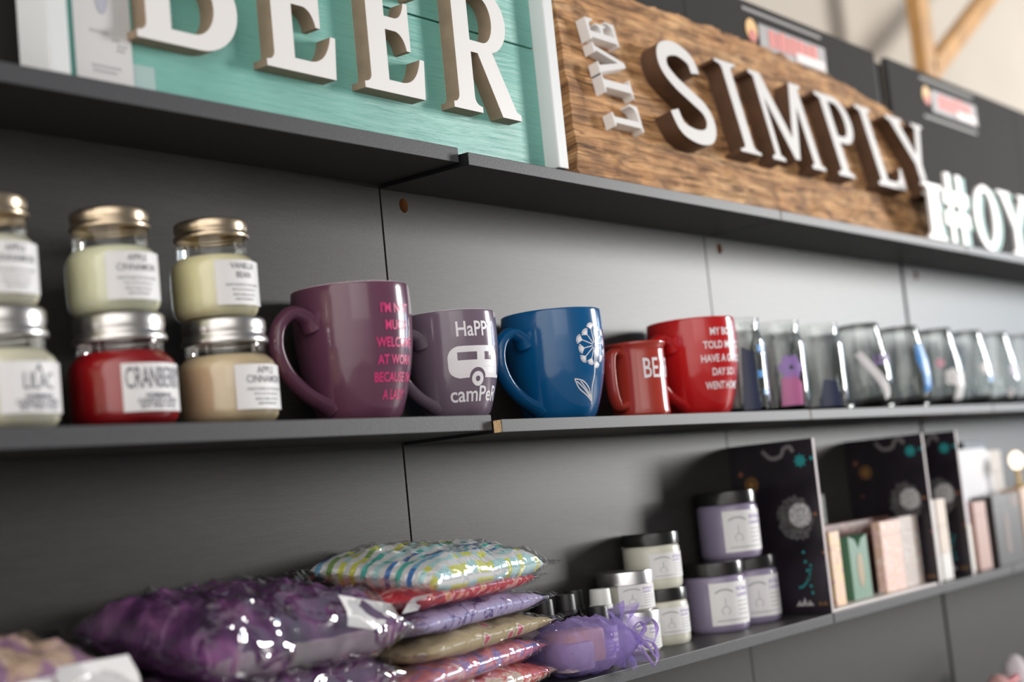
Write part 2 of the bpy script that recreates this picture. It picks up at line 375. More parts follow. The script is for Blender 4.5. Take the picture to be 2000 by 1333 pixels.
# ------------------------------------------------------------------ BEER sign (upright on the top shelf)
sg = thing('beer_sign', 'white framed teal plank sign with raised white BEER letters on the top shelf', 'sign', (-.158, .022, ZU+.0070))
b = bmesh.new()
for z0, z1 in ((0, .1475), (.1492, .255)): box(-.338, .345, .020, .036, z0, z1, .0016, b)
mk('plank_board', b, TEAL, sg, smooth=True)
for x0 in (-.358, .345): mk('frame_rail', box(x0, x0+.0195, 0, .042, 0, .263, .0015), RAIL, sg, smooth=False)
mk('frame_rail', box(-.358, .3645, .0, .042, .263, .283, .0015), RAIL, sg, smooth=False)
lm = [WHITE, MDF]
X0, Y0 = .158, -.022
for g, x, wd in ((gB, -.424, 1.03), (gE, -.272, 1.0), (gE, -.1375, 1.0), (gR, .003, .98)):
    letter(sg, g(), x+X0, .0465, .149, wd, .0008, .0192, lm)
pl = mk('paper_label', box(-.3215, -.2620, .0150, .0156, .001, .228), TAGP, sg, smooth=False)
bb = shape([arc(-.2915, .087, .0075, .022, 0, 345, 23)], .0003)
mk('print', warp(bb, to_front(0, .0147, 0)), mat('label_blue_grey', (.40, .40, .48), .6), pl)
bb = bmesh.new()
for x, z, w_ in ((-.292, .013, .024), (-.290, .0175, .030), (-.296, .048, .018), (-.2785, .043, .008), (-.272, .038, .010), (-.274, .034, .008)): join(bb, shape([rect(x-w_/2, z, x+w_/2, z+.0022)], .0003))
mk('print', warp(bb, to_front(0, .0147, 0)), SOFTINK, pl)
mk('tape', box(-.2620, -.2350, .0192, .0198, .001, .028), mat('milky_tape', (.36, .50, .49), .45), sg, smooth=False)

# ------------------------------------------------------------------ LIVE SIMPLY sign (leans back on the top shelf)
LEAN = math.radians(11)
ws = thing('live_simply_sign', 'weathered barn wood sign reading LIVE SIMPLY, leaning back on the top shelf', 'sign', (0, .047, ZU+.001), (-LEAN, 0, 0))
nx, nz = 150, 34; b = bmesh.new(); G = {}
def edge_l(v): return .267+.20*v+.004*noise.noise((v*60, 3, 0))
def edge_r(v): return 1.358+.29*min(v, .25)+max(0, v-.25)*(-.5)+.004*noise.noise((v*60, 9, 0))
def top_v(x):
    t = (x-.3)/1.12; return .262+.050*math.sin(math.pi*min(1, max(0, t))**.75)**.6-.012*max(0, t-.75)*4+.006*noise.noise((x*22, 0, 0))+.004*noise.noise((x*90, 5, 0))
for j in range(nz+1):
    for i in range(nx+1):
        f = i/nx; v0 = j/nz*.29; x = edge_l(v0)*(1-f)+edge_r(v0)*f; v = j/nz*top_v(x)
        gr = noise.noise((x*5, 0, v*85)); gr2 = noise.noise((x*16, 7, v*28))
        y = -.0012*gr - .0014*gr2
        if abs(gr2) > .42: y += .0022
        yb = .026
        G[i, j, 0] = b.verts.new((x, y, v)); G[i, j, 1] = b.verts.new((x, yb, v*.985))
for j in range(nz):
    for i in range(nx):
        b.faces.new((G[i, j, 0], G[i+1, j, 0], G[i+1, j+1, 0], G[i, j+1, 0])); b.faces.new((G[i, j+1, 1], G[i+1, j+1, 1], G[i+1, j, 1], G[i, j, 1]))
for i in range(nx):
    for j in (0, nz): b.faces.new((G[i, j, 0], G[i+1, j, 0], G[i+1, j, 1], G[i, j, 1]))
for j in range(nz):
    for i in (0, nx): b.faces.new((G[i, j, 0], G[i, j+1, 0], G[i, j+1, 1], G[i, j, 1]))
mk('board', b, BARN, ws, ang=60)
H = .148
LS = [WHITE, BROWN]
for g, x, wd in ((gS, .492, 1.02), (gI, .663, 1.02), (gM, .760, 1.02), (gP, .981, .98), (gL, 1.132, 1.0), (gY, 1.262, 1.02)):
    letter(ws, g(), x, .083, H, wd, -.0285, .0275, LS)
for g, v, wd in ((gL, .083, .72), (gI, .131, 1.0), (gV, .156, .72), (gE, .207, .78)):
    letter(ws, g(), .424, v, .068, wd, -.0165, .0150, [WHITE, WHITE], rot=math.radians(90))

# ------------------------------------------------------------------ loose letters at the far end of the top shelf
TEALD = mat('teal_letter_edge', (.025, .24, .20), .5)
def loose(loops, name, label, x, h, wide, z=ZU, rot=0):
    o = thing(name, label, 'letter', (x, YU-.004, z))
    letter(o, loops, 0, 0, h, wide, 0, .006, [WHITE, WHITE], name='face')
    letter(o, loops, .036, 0.0, h, wide, .0062, .003, [TEALD, TEALD], name='teal_back')
loose(serif_bar(0, .5, .34, s=.14, h=.12), 'letter_sign', 'white letter I with teal edge standing at the end of the wooden sign', 1.255, .100, 1.3)
hs = [[(.15, 0), (.30, 0), (.30, .24), (.50, .24), (.50, 0), (.65, 0), (.65, .24), (.82, .24), (.82, .44), (.65, .44), (.65, .54), (.82, .54), (.82, .74), (.65, .74), (.65, 1), (.50, 1), (.50, .74), (.30, .74), (.30, 1), (.15, 1), (.15, .74), (0, .74), (0, .54), (.15, .54), (.15, .44), (0, .44), (0, .24), (.15, .24)], rect(.30, .44, .50, .54)[::-1]]
loose(hs, 'letter_sign', 'white hash sign with teal edge between the loose letters I and O', 1.330, .128, 1.12)
loose(gO(), 'letter_sign', 'white letter O with teal edge between the hash sign and the Y', 1.475, .122, 1.32)
loose(gY(), 'letter_sign', 'white letter Y with teal edge, last of the loose letters', 1.612, .122, 1.25)

# ------------------------------------------------------------------ mugs
def mug_prof(r, h):
    k = [(0, .67), (.03, .70), (.12, .775), (.25, .86), (.4, .935), (.55, .985), (.7, 1.01), (.85, 1.012), (1, 1.0)]
    def f(z):
        t = min(1, max(0, z/h))
        for (a, ra), (c, rc) in zip(k, k[1:]):
            if t <= c: return r*(ra+(rc-ra)*(t-a)/(c-a))
        return r
    return f
def mug(name, label, x, y, r, h, cm, inner, rotz=0, hand=True, z=0):
    o = thing(name, label, 'mug', (x, y, z), (0, 0, rotz), 'mugs on the middle shelf'); f = mug_prof(r, h)
    p = [(0, .003), (f(0)*.80, .003), (f(0)*.84, 0), (f(0)*.96, .0006), (f(0)*1.0, .003)]+[(f(h*t), h*t) for t in [.05+.045*i for i in range(21)]]
    p += [(r*1.0, h-.0024), (r*.995, h-.0007, 1), (r*.975, h, 1), (r*.955, h-.0007, 1), (r*.945, h-.004, 1)]+[(f(h*t)-.0042, h*t, 1) for t in (.9, .7, .5, .3, .15)]+[(f(0)*.75, .008, 1), (0, .007, 1)]
    mk('body', lathe(p, 96), [cm, inner], o, ang=60)
    if hand:
        pts = catmull([(-f(h*.70)+.003, 0, h*.70), (-r*1.12, 0, h*.775), (-r*1.42, 0, h*.80), (-r*1.72, 0, h*.70), (-r*1.80, 0, h*.54), (-r*1.62, 0, h*.37), (-r*1.25, 0, h*.23), (-f(h*.15)*1.08, 0, h*.145), (-f(h*.11)+.003, 0, h*.12)], 7)
        n = len(pts); rr = [.0068+.0030*(abs(i/(n-1)-.5)*2)**3 for i in range(n)]
        mk('handle', tube([(q.x, q.y, q.z) for q in pts], [q*r/.0595 for q in rr], 16, 1.25), cm, o, ang=80)
    return o, f
def print_on(o, bm, f, z0, m, name='print', a0=0.0, mxl=.004):
    refine(bm, mxl); return mk(name, warp(bm, on_cyl(f, z0, .0003, a0)), m, o, smooth=True)
PLUM = mat('plum_glaze', (.128, .047, .085), .18, coat=.4); MAUVE = mat('mauve_glaze', (.170, .125, .172), .18, coat=.4)
BLUE = mat('blue_glaze', (.003, .090, .25), .16, coat=.35); RED = mat('red_glaze', (.52, .012, .014), .16, coat=.35); BRICK = mat('brick_red_glaze', (.40, .040, .026), .16, coat=.35)
PALE = mat('pale_glaze', (.72, .62, .64), .25); PALE2 = mat('white_lilac_glaze', (.66, .62, .68), .25)
PINKINK = mat('pink_print', (.62, .03, .17), .4); WPRINT = mat('white_print', (.80, .78, .82), .4)

o, f = mug('coffee_mug', 'large plum mug with pink lettering, nearest the candle jars', -.138, .070, .0600, .1360, PLUM, PALE, z=.0062)
b = bmesh.new()
for i, s in enumerate(("I'M NOT", 'MUCH', 'WELCOME', 'AT WORK', "BECAUSE I'M", 'A LADY')):
    join(b, warp(text(s, .0096, .82, .035), lambda x, y, z, i=i: (x, y-.0170*i, z)))
print_on(o, b, f, .1080, PINKINK, 'lettering')

o, f = mug('coffee_mug', 'mauve mug reading HAPPY camper with a white caravan', .0124, .068, .0506, .1150, MAUVE, PALE2, z=.0062)
print_on(o, text('HaPPY', .0165, .80, .02), f, .0925, WPRINT, 'lettering', -.28)
print_on(o, text('camPeR', .0165, .86, .02), f, .0235, WPRINT, 'lettering', -.28)
van = [(-.0345, -.006)]+arc(-.021, .0035, .0135, .0135, 180, 90)+[(.022, .017)]+quad((.022, .017), (.031, .012), (.034, -.013))+[(.041, -.0145), (.041, -.017), (.0095, -.017)]+arc(-.001, -.0165, .0105, .0105, 0, 180, 16)+[(-.0225, -.017)]+quad((-.0225, -.017), (-.034, -.015), (-.0345, -.006))
b = bmesh.new(); join(b, shape([van, rect(-.024, .002, -.002, .0105)[::-1], rect(.008, .002, .018, .0105)[::-1]]))
e_ = print_on(o, b, f, .0580, WPRINT, 'caravan_emblem', -.28)
print_on(o, shape([disc(-.001, -.0180, .0078), disc(-.001, -.0180, .0030)[::-1]]), f, .0580, WPRINT, 'wheel_emblem', -.28)

o, f = mug('coffee_mug', 'glossy blue mug with a white line drawn dandelion', .205, .070, .0600, .1295, BLUE, BLUE)
b = bmesh.new(); cx, cy = .006, .020
def bar(p, q, w_): join(b, shape([stroke([p, ((p[0]+q[0])/2, (p[1]+q[1])/2), q], w_)]))
for k in range(12):
    a = 2*math.pi*k/12+.2; ca, sa = math.cos(a), math.sin(a)
    L = .0195 if k % 2 else .0165; bar((cx+.003*ca, cy+.003*sa), (cx+L*ca, cy+L*sa), .0009)
    for d in (-.95, -.6, -.3, 0, .3, .6, .95):
        e = a+d*.9; bar((cx+L*ca, cy+L*sa), (cx+L*ca+.0075*math.cos(e), cy+L*sa+.0075*math.sin(e)), .0011)
st = [(cx, cy-.006), (cx+.0005, -.012), (cx-.0025, -.030), (cx+.001, -.048)]
join(b, shape([stroke([q[:2] for q in catmull([(*p, 0) for p in st], 6)], .0015)]))
for pts in ([(.005, -.044), (-.006, -.037), (-.018, -.029), (-.024, -.018)], [(-.024, -.018), (-.012, -.021), (-.002, -.030), (.004, -.042)], [(-.021, -.021), (-.010, -.030), (.001, -.040)], [(-.016, -.021), (-.007, -.030), (.002, -.039)]):
    join(b, shape([stroke([q[:2] for q in catmull([(*p, 0) for p in pts], 5)], .0013)]))
print_on(o, b, f, .0640, WPRINT, 'dandelion_print', -.15)

# small straight sided camp mug
o = thing('camp_mug', 'small brick red camp mug with rolled rim between the blue and red mugs', 'mug', (.3677, .062, 0), (0, 0, 0), 'mugs on the middle shelf')
r, h = .0368, .0962
p = [(0, .002), (r*.86, .002), (r*.9, 0), (r*.99, .002), (r*1.02, .006), (r, .012), (r, h*.86), (r*1.0, h*.92), (r*1.06, h*.955), (r*1.085, h*.975), (r*1.06, h*.995), (r*.99, h), (r*.94, h*.98), (r*.93, h*.9), (r*.93, .01), (0, .008)]
mk('body', lathe(p, 72), BRICK, o, ang=60)
pts = catmull([(-r+.002, 0, h*.84), (-r*1.2, 0, h*.88), (-r*1.55, 0, h*.83), (-r*1.66, 0, h*.62), (-r*1.62, 0, h*.36), (-r*1.42, 0, h*.17), (-r*1.15, 0, h*.16), (-r+.002, 0, h*.19)], 6)
mk('handle', tube(pts, .0052, 14, 1.6), BRICK, o, ang=80)
print_on(o, text('BEAR', .026, .62, .012), lambda z: r, .060, WPRINT, 'lettering', -.1)

o, f = mug('coffee_mug', 'large red mug with white joke lettering beside the clear glasses', .525, .070, .0595, .1300, RED, RED)
b = bmesh.new()
for i, s in enumerate(('MY BOSS', 'TOLD ME TO', 'HAVE A GOOD', 'DAY SO I', 'WENT HOME')):
    join(b, warp(text(s, .0100, .80, .03), lambda x, y, z, i=i: (x, y-.0178*i, z)))
print_on(o, b, f, .1090, WPRINT, 'lettering', -.26)

# ------------------------------------------------------------------ candle jars
def jar_profile(r, h, lidh, sh=.70):
    nz_ = h-lidh
    return [(0, .004), (r*.70, .003), (r*.80, 0), (r*.90, .002), (r*.975, .007), (r, .014), (r, nz_*(sh-.06)), (r*.985, nz_*sh), (r*.945, nz_*(sh+.05)), (r*.865, nz_*(sh+.10)), (r*.815, nz_*(sh+.135)), (r*.80, nz_*(sh+.17)), (r*.80, nz_*.985), (r*.785, nz_+.004)]
def jar(label, x, y, z, r, h, lidh, wax, lidm, lines, a0, fill, rz=0, ink=INK, lw=1.40, sh=.72):
    o = thing('candle_jar', label, 'candle jar', (x, y, z), (0, 0, rz), 'candle jars stacked two high')
    pr = jar_profile(r, h, lidh, sh); mk('glass_jar', lathe(pr, 72), GLASS_THIN, o, ang=70)
    nz_ = h-lidh; zt = nz_*fill
    def rr(z_):
        for a, c in zip(pr[2:], pr[3:]):
            if a[1] <= z_ <= c[1]: return a[0]+(c[0]-a[0])*(z_-a[1])/max(1e-6, c[1]-a[1])
        return r
    wp = [(0, .005)]+[(q[0]*.975, q[1]+.001) for q in pr[1:] if q[1] < zt-.001]+[(rr(zt)*.965, zt), (0, zt)]
    mk('wax', lathe(wp, 64), wax, o, ang=50)
    lr = r*.83; z0 = h-lidh
    lp = [(lr*.96, z0), (lr*1.03, z0+.0005), (lr*1.045, z0+lidh*.10), (lr*1.03, z0+lidh*.22), (lr*.985, z0+lidh*.34), (lr*.98, z0+lidh*.42), (lr*1.0, z0+lidh*.50), (lr*1.005, z0+lidh*.60), (lr*1.005, z0+lidh*.86), (lr*.985, z0+lidh*.96), (lr*.95, h), (lr*.90, h), (lr*.88, h-.0008), (0, h-.0006)]
    mk('lid', lathe(lp, 110, (z0+lidh*.55, z0+lidh*.9)), lidm, o, ang=50)
    zc, hh = nz_*(.43 if sh > .68 else .40), nz_*.55
    lb = shape([rect(-lw*r/2, -hh/2, lw*r/2, hh/2)]); refine(lb, .006)
    L = mk('label', warp(lb, on_cyl(lambda q: r, zc, .0004, a0)), PAPER, o)
    tb = bmesh.new()
    for s, dy, th, wd, bo in lines: join(tb, warp(text(s, th*r, wd, bo), lambda q, s_, t_, dy=dy: (q, s_+dy*hh, t_)))
    refine(tb, .004); mk('lettering', warp(tb, on_cyl(lambda q: r, zc, .0007, a0)), ink, L)
    return o
CREAMW = mat('cream_wax', (.80, .74, .50), .35, coat=.5, vary=(30, .06)); GREENW = mat('pale_green_wax', (.78, .77, .58), .35, coat=.5, vary=(30, .06)); REDW = mat('red_wax', (.34, .004, .010), .3, coat=.4, vary=(25, .15)); TANW = mat('tan_wax', (.66, .53, .36), .35, coat=.6, vary=(25, .08)); IVORYW = mat('ivory_wax', (.76, .72, .58), .35, coat=.5)
for w_ in (CREAMW, GREENW, TANW, IVORYW):
    bs = w_.node_tree.nodes['Principled BSDF']; bs.inputs['Subsurface Weight'].default_value = .6; bs.inputs['Subsurface Radius'].default_value = (1, .85, .5); bs.inputs['Subsurface Scale'].default_value = .02
GOLD = mat('gold_lid', (.62, .50, .36), .28, metal=1); SILVER = mat('silver_lid', (.66, .64, .63), .30, metal=1)
small = [('HAND POURED SOY WAX CANDLE', -.06, .055, .8, .01), ('WITH COTTON WICK 8 OZ', -.17, .05, .8, .01), ('MADE IN SMALL BATCHES', -.28, .05, .8, .01), ('BURN WITHIN SIGHT', -.38, .05, .8, .02)]
def two(a, c): return [(a, .36, .15, .85, .008), (c, .16, .15, .85, .008)]+small
crn = [('CRANBERRY', .17, .40, .42, .002), ('HOMEMADE', -.18, .085, .9, .03), ('CANDLES & GIFTS', -.29, .085, .95, .03), ('SOY WAX 10 OZ', -.40, .085, .9, .03)]
lil = [('A', .36, .16, 1, .005), ('LILAC', .10, .30, .6, .002), ('HOMEMADE', -.18, .085, .9, .03), ('CANDLES & GIFTS', -.29, .085, .95, .03), ('SOY WAX 10 OZ', -.40, .085, .9, .03)]
YJ = .066
jar('ivory candle jar with silver lid at the far left of the lower row', -.553, YJ, .0062, .0463, .0974, .0235, IVORYW, SILVER, lil, .10, .87, ink=INKB)
jar('red cranberry candle jar with silver lid in the lower row', -.4327, YJ, .0062, .0463, .0974, .0235, REDW, SILVER, crn, .02, .88, ink=INKB)
jar('tan candle jar with silver lid beside the plum mug, lower row', -.3147, YJ, .0062, .0463, .0974, .0235, TANW, SILVER, two('APPLE', 'CINNAMON'), .12, .86)
jar('pale candle jar with gold lid at the far left, upper row', -.5575, YJ, .1037, .0398, .0912, .0165, IVORYW, GOLD, two('APPLE', 'CINNAMON'), .0, .77, sh=.64)
jar('pale green candle jar with gold lid on top of the red jar', -.4352, YJ, .1037, .0398, .0912, .0165, GREENW, GOLD, two('APPLE', 'CINNAMON'), -.10, .77, sh=.64)
jar('cream vanilla candle jar with gold lid, upper row, nearest the mugs', -.3209, YJ, .1037, .0398, .0912, .0165, CREAMW, GOLD, two('VANILLA', 'BEAN'), .0, .77, sh=.64)

# ------------------------------------------------------------------ clear glasses on the middle shelf
def can_glass(label, x, art):
    o = thing('can_glass', label, 'drinking glass', (x, .062, 0), (0, 0, 0), 'can shaped glasses')
    R = .0385
    out = [(0, 0), (R*.80, 0), (R*.90, .002), (R*.97, .007), (R, .014), (R, .098), (R*.985, .104), (R*.93, .110), (R*.86, .1145), (R*.835, .118), (R*.84, .126), (R*.87, .1335), (R*.88, .1345)]
    inn = [(R*.855, .1345), (R*.82, .126), (R*.81, .118), (R*.84, .1135), (R*.90, .109), (R*.95, .103), (R*.955, .098), (R*.955, .015), (R*.90, .0095), (0, .0085)]
    mk('glass', lathe(out+inn, 64), GLASS, o, ang=60)
    for bm, m_ in art: refine(bm, .005); mk('decal', warp(bm, on_cyl(lambda q: R, .055, .0005, 0)), m_, o)
CY = mat('cyan_vinyl', (.02, .22, .60), .4); PV = mat('purple_vinyl', (.30, .18, .48), .4); PK = mat('pink_vinyl', (.50, .14, .32), .4); NV = mat('navy_vinyl', (.02, .03, .08), .4); WV = mat('white_vinyl', (.78, .76, .78), .45); PKL = mat('pale_pink_vinyl', (.70, .35, .45), .4)
def petals(cx, cy, n, r0, r1): return [arc(cx+r0*math.cos(2*math.pi*k/n), cy+r0*math.sin(2*math.pi*k/n), r1, r1, 0, 330, 11) for k in range(n)]
def flower(cx, cy, n, r0, r1):
    b_ = bmesh.new()
    for L in petals(cx, cy, n, r0, r1): join(b_, shape([L]))
    return b_
can_glass('clear can shaped glass with blue dots, next to the red mug', .634, [(shape([rect(-.012, .030, .004, .040)]), CY), (shape([rect(-.016, -.006, -.004, .004)]), CY), (shape([rect(-.008, -.030, .002, -.022)]), CY), (shape([[(-.042, -.05), (-.016, -.05), (-.020, .03), (-.036, .038)]]), NV)])
can_glass('clear can shaped glass with pink and purple flower, middle of three', .7545, [(shape([[(-.046, -.045), (-.012, -.045), (-.010, -.015), (-.020, .0), (-.042, -.004)]]), PK), (flower(-.026, .010, 6, .011, .008), PV)])
can_glass('clear can shaped glass with navy patch, beside the stemless glasses', .8838, [(shape([[(-.05, -.048), (-.014, -.048), (-.018, -.01), (-.04, -.006)]]), NV)])
def wine_r(z): # outside radius
    k = [(0, .024), (.004, .028), (.015, .037), (.035, .0435), (.055, .0450), (.080, .0425), (.105, .0375), (.130, .033), (.140, .0318)]
    for (a, ra), (c, rc) in zip(k, k[1:]):
        if z <= c: return ra+(rc-ra)*(z-a)/(c-a)
    return .0318
def wine(label, x, art):
    o = thing('stemless_glass', label, 'drinking glass', (x, .062, 0), (0, 0, 0), 'stemless wine glasses')
    zs = [.004, .009, .015, .022, .030, .040, .050, .060, .070, .082, .094, .106, .118, .130, .139]
    out = [(0, 0), (.024, 0)]+[(wine_r(z), z) for z in zs]+[(.0312, .140)]
    inn = [(.0304, .139)]+[(wine_r(z)-.0014, z) for z in zs[::-1] if z > .01]+[(.02, .008), (0, .0075)]
    mk('glass', lathe(out+inn, 64), GLASS, o, ang=60)
    for bm, m_ in art: refine(bm, .005); mk('decal', warp(bm, on_cyl(wine_r, .060, .0006, -.25)), m_, o)
strip = lambda: shape([[(-.050, .030), (-.038, .034), (.018, -.040), (.002, -.046)]])
wine('stemless glass with purple lettering, first after the can glasses', 1.0358, [(strip(), WV), (warp(text('LOVE', .016, .9, .03), lambda x, y, z: (x+.004, y+.018, z)), PV)])
wine('stemless glass with large bright blue vinyl shape', 1.1935, [(shape([[(-.010, .045), (.012, .050), (.022, .020), (.016, -.004), (.024, -.030), (-.002, -.036), (-.006, -.004), (-.014, .020)]]), CY)])
wine('stemless glass with white triangle decal and pink spot', 1.3404, [(shape([[(-.012, -.050), (.034, -.046), (.010, .006), (-.006, -.014)]]), WV), (flower(-.014, -.008, 5, .008, .008), WV), (shape([disc(-.034, .018, .008)]), PKL)])
wine('stemless glass with small navy decal, fourth after the can glasses', 1.4829, [(shape([rect(.0, -.018, .014, -.004)]), CY), (shape([disc(-.008, .008, .010)]), WV)])
wine('stemless glass with pale lilac decal near the shelf joint', 1.620, [(shape([disc(0, .006, .012)]), mat('pale_lilac_vinyl', (.6, .55, .68), .5)), (shape([disc(-.012, -.038, .008)]), WV)])
wine('stemless glass with white and pink decal, last of the row', 1.764, [(shape([disc(-.012, -.034, .009)]), WV), (shape([rect(-.02, -.014, -.008, -.004)]), PKL)])

# ------------------------------------------------------------------ lower shelf: cosmetic jars
def pot(name, label, cat, x, y, z, r, h, lidh, body, lidm, lw, lz, lh, group, a0=0.0, lid_r=1.0, art=True):
    o = thing(name, label, cat, (x, y, z), (0, 0, 0), group); zb = h-lidh
    mk('jar', lathe([(0, .002), (r*.86, .001), (r*.93, 0), (r*.985, .003), (r, .008), (r, zb-.006), (r*.985, zb-.003), (r*.93, zb), (0, zb)], 64), body, o, ang=50)
    q = r*lid_r
    mk('lid', lathe([(q*.9, zb+.0004), (q, zb+.0006), (q*1.0, h-.003), (q*.985, h-.0006), (q*.96, h), (0, h)], 72), lidm, o, ang=40)
    lb = shape([rect(-lw/2, -lh/2, lw/2, lh/2)]); refine(lb, .006)
    L = mk('label', warp(lb, on_cyl(r, lz, .0005, a0)), PAPER, o)
    tb = bmesh.new(); k = lh
    for j, wd in enumerate((.30, .34, .26, .3)): join(tb, shape([rect(lw*.04, k*(.02-.10*j), lw*(.04+wd), k*(.045-.10*j))]))
    join(tb, shape([rect(-lw*.40, -k*.40, lw*.30, -k*.375)])); join(tb, shape([stroke([p_ for p_ in arc(-lw*.22, k*.18, lw*.20, k*.16, 150, 30, 8)], k*.045)]))
    join(tb, shape([stroke(arc(-lw*.22, -k*.16, lw*.075, k*.10, -60, 240, 12), k*.018)])); join(tb, shape([rect(-lw*.225, -k*.06, -lw*.21, k*.14)]))
    refine(tb, .005); mk('print', warp(tb, on_cyl(r, lz, .0008, a0)), SOFTINK, L)
    tb = warp(text('All Natural\nLavender', .11*k, .9, .01, align='LEFT', lead=.9), lambda x_, y_, z_: (x_+lw*.02, y_+k*.26, z_)); refine(tb, .005)
    mk('script', warp(tb, on_cyl(r, lz, .0008, a0)), LILAC_INK, L)
    return o
CREAMP = mat('cream_lotion', (.66, .65, .55), .3, coat=.4); LAVP = mat('lavender_scrub', (.27, .23, .35), .3, coat=.4); SALVE = mat('clear_salve', (.42, .42, .36), .25, coat=.6)
ALU = mat('brushed_silver_cap', (.72, .72, .73), .28, metal=1); BLK = mat('glossy_black_cap', (.012, .012, .012), .22)
z = Z2
pot('salve_jar', 'short salve jar with silver cap, under another salve jar', 'jar', .3407, .092, z, .0345, .050, .0165, SALVE, ALU, .060, .0185, .030, 'silver capped salve jars', -.38, 1.03)
pot('salve_jar', 'short salve jar with silver cap, stacked on top of the other', 'jar', .3350, .092, z+.0503, .0345, .050, .0165, SALVE, ALU, .060, .0185, .030, 'silver capped salve jars', -.38, 1.03)
pot('lotion_jar', 'cream jar with black cap standing on the shelf behind the salve jars', 'jar', .4159, .098, z, .0370, .071, .016, CREAMP, BLK, .062, .0300, .034, 'cream lotion jars', -.25, 1.0)
pot('lotion_jar', 'cream jar with black cap stacked on the other cream jar', 'jar', .4109, .098, z+.0713, .0370, .071, .016, CREAMP, BLK, .062, .0290, .032, 'cream lotion jars', -.25, 1.0)
pot('scrub_jar', 'lavender jar with black cap at the front left of its pyramid', 'jar', .5487, .092, z, .0420, .092, .018, LAVP, BLK, .072, .0370, .056, 'lavender scrub jars', -.36, 1.0)
pot('scrub_jar', 'lavender jar with black cap against the dark panel, bottom row', 'jar', .6435, .094, z, .0420, .092, .018, LAVP, BLK, .072, .0370, .056, 'lavender scrub jars', -.36, 1.0)
pot('scrub_jar', 'lavender jar with black cap on top of the other two', 'jar', .6080, .094, z+.0923, .0420, .092, .018, LAVP, BLK, .072, .0370, .056, 'lavender scrub jars', -.36, 1.0)

# essential oil bottles
AMB = mat('black_bottle_glass', (.010, .008, .008), .08, coat=.6); WCAP = mat('white_ribbed_cap', (.72, .73, .70), .45); BCAP = mat('black_ribbed_cap', (.012, .012, .013), .45)
def bottle(label, x, y, h, r, cap):
    o = thing('oil_bottle', label, 'bottle', (x, y, z), (0, 0, random.uniform(-.3, .3)), 'small oil bottles'); s = h-.024
    mk('glass_bottle', lathe([(0, .001), (r*.9, 0), (r, .003), (r, s*.78), (r*.96, s*.84), (r*.6, s*.93), (r*.52, s*.96), (r*.52, s+.002), (0, s+.002)], 40), AMB, o, ang=50)
    mk('cap', lathe([(r*.78, s), (r*.86, s+.0003), (r*.86, s+.005), (r*.80, s+.0056), (r*.76, h-.002), (r*.72, h), (0, h)], 60, (s+.006, h-.003)), cap, o, ang=40)
    lb = shape([rect(-r*1.5, -s*.25, r*1.5, s*.25)]); refine(lb, .004); L = mk('label', warp(lb, on_cyl(r, s*.42, .0003, .1)), PAPER, o)
    tb = bmesh.new()
    for j in range(4): join(tb, shape([rect(-r*.9, s*(.12-.1*j), r*(.9-.3*(j % 2)), s*(.145-.1*j))]))
    refine(tb, .004); mk('print', warp(tb, on_cyl(r, s*.42, .0006, .1)), INK, L)
bottle('small oil bottle with white cap, tallest of the little bottles', .264, .082, .085, .0165, WCAP)
bottle('small oil bottle with black cap in front of the white capped one', .225, .060, .068, .0160, BCAP)
bottle('small oil bottle with black cap just behind the purple sachet', .195, .084, .086, .0155, BCAP)
bottle('small oil bottle with black cap against the back, left of the white cap', .257, .116, .086, .0150, BCAP)
bottle('small oil bottle with black cap nearest the stacked fabric bags', .190, .118, .086, .0150, BCAP)
bottle('small oil bottle with black cap hidden behind the bags', .160, .090, .084, .0150, BCAP)

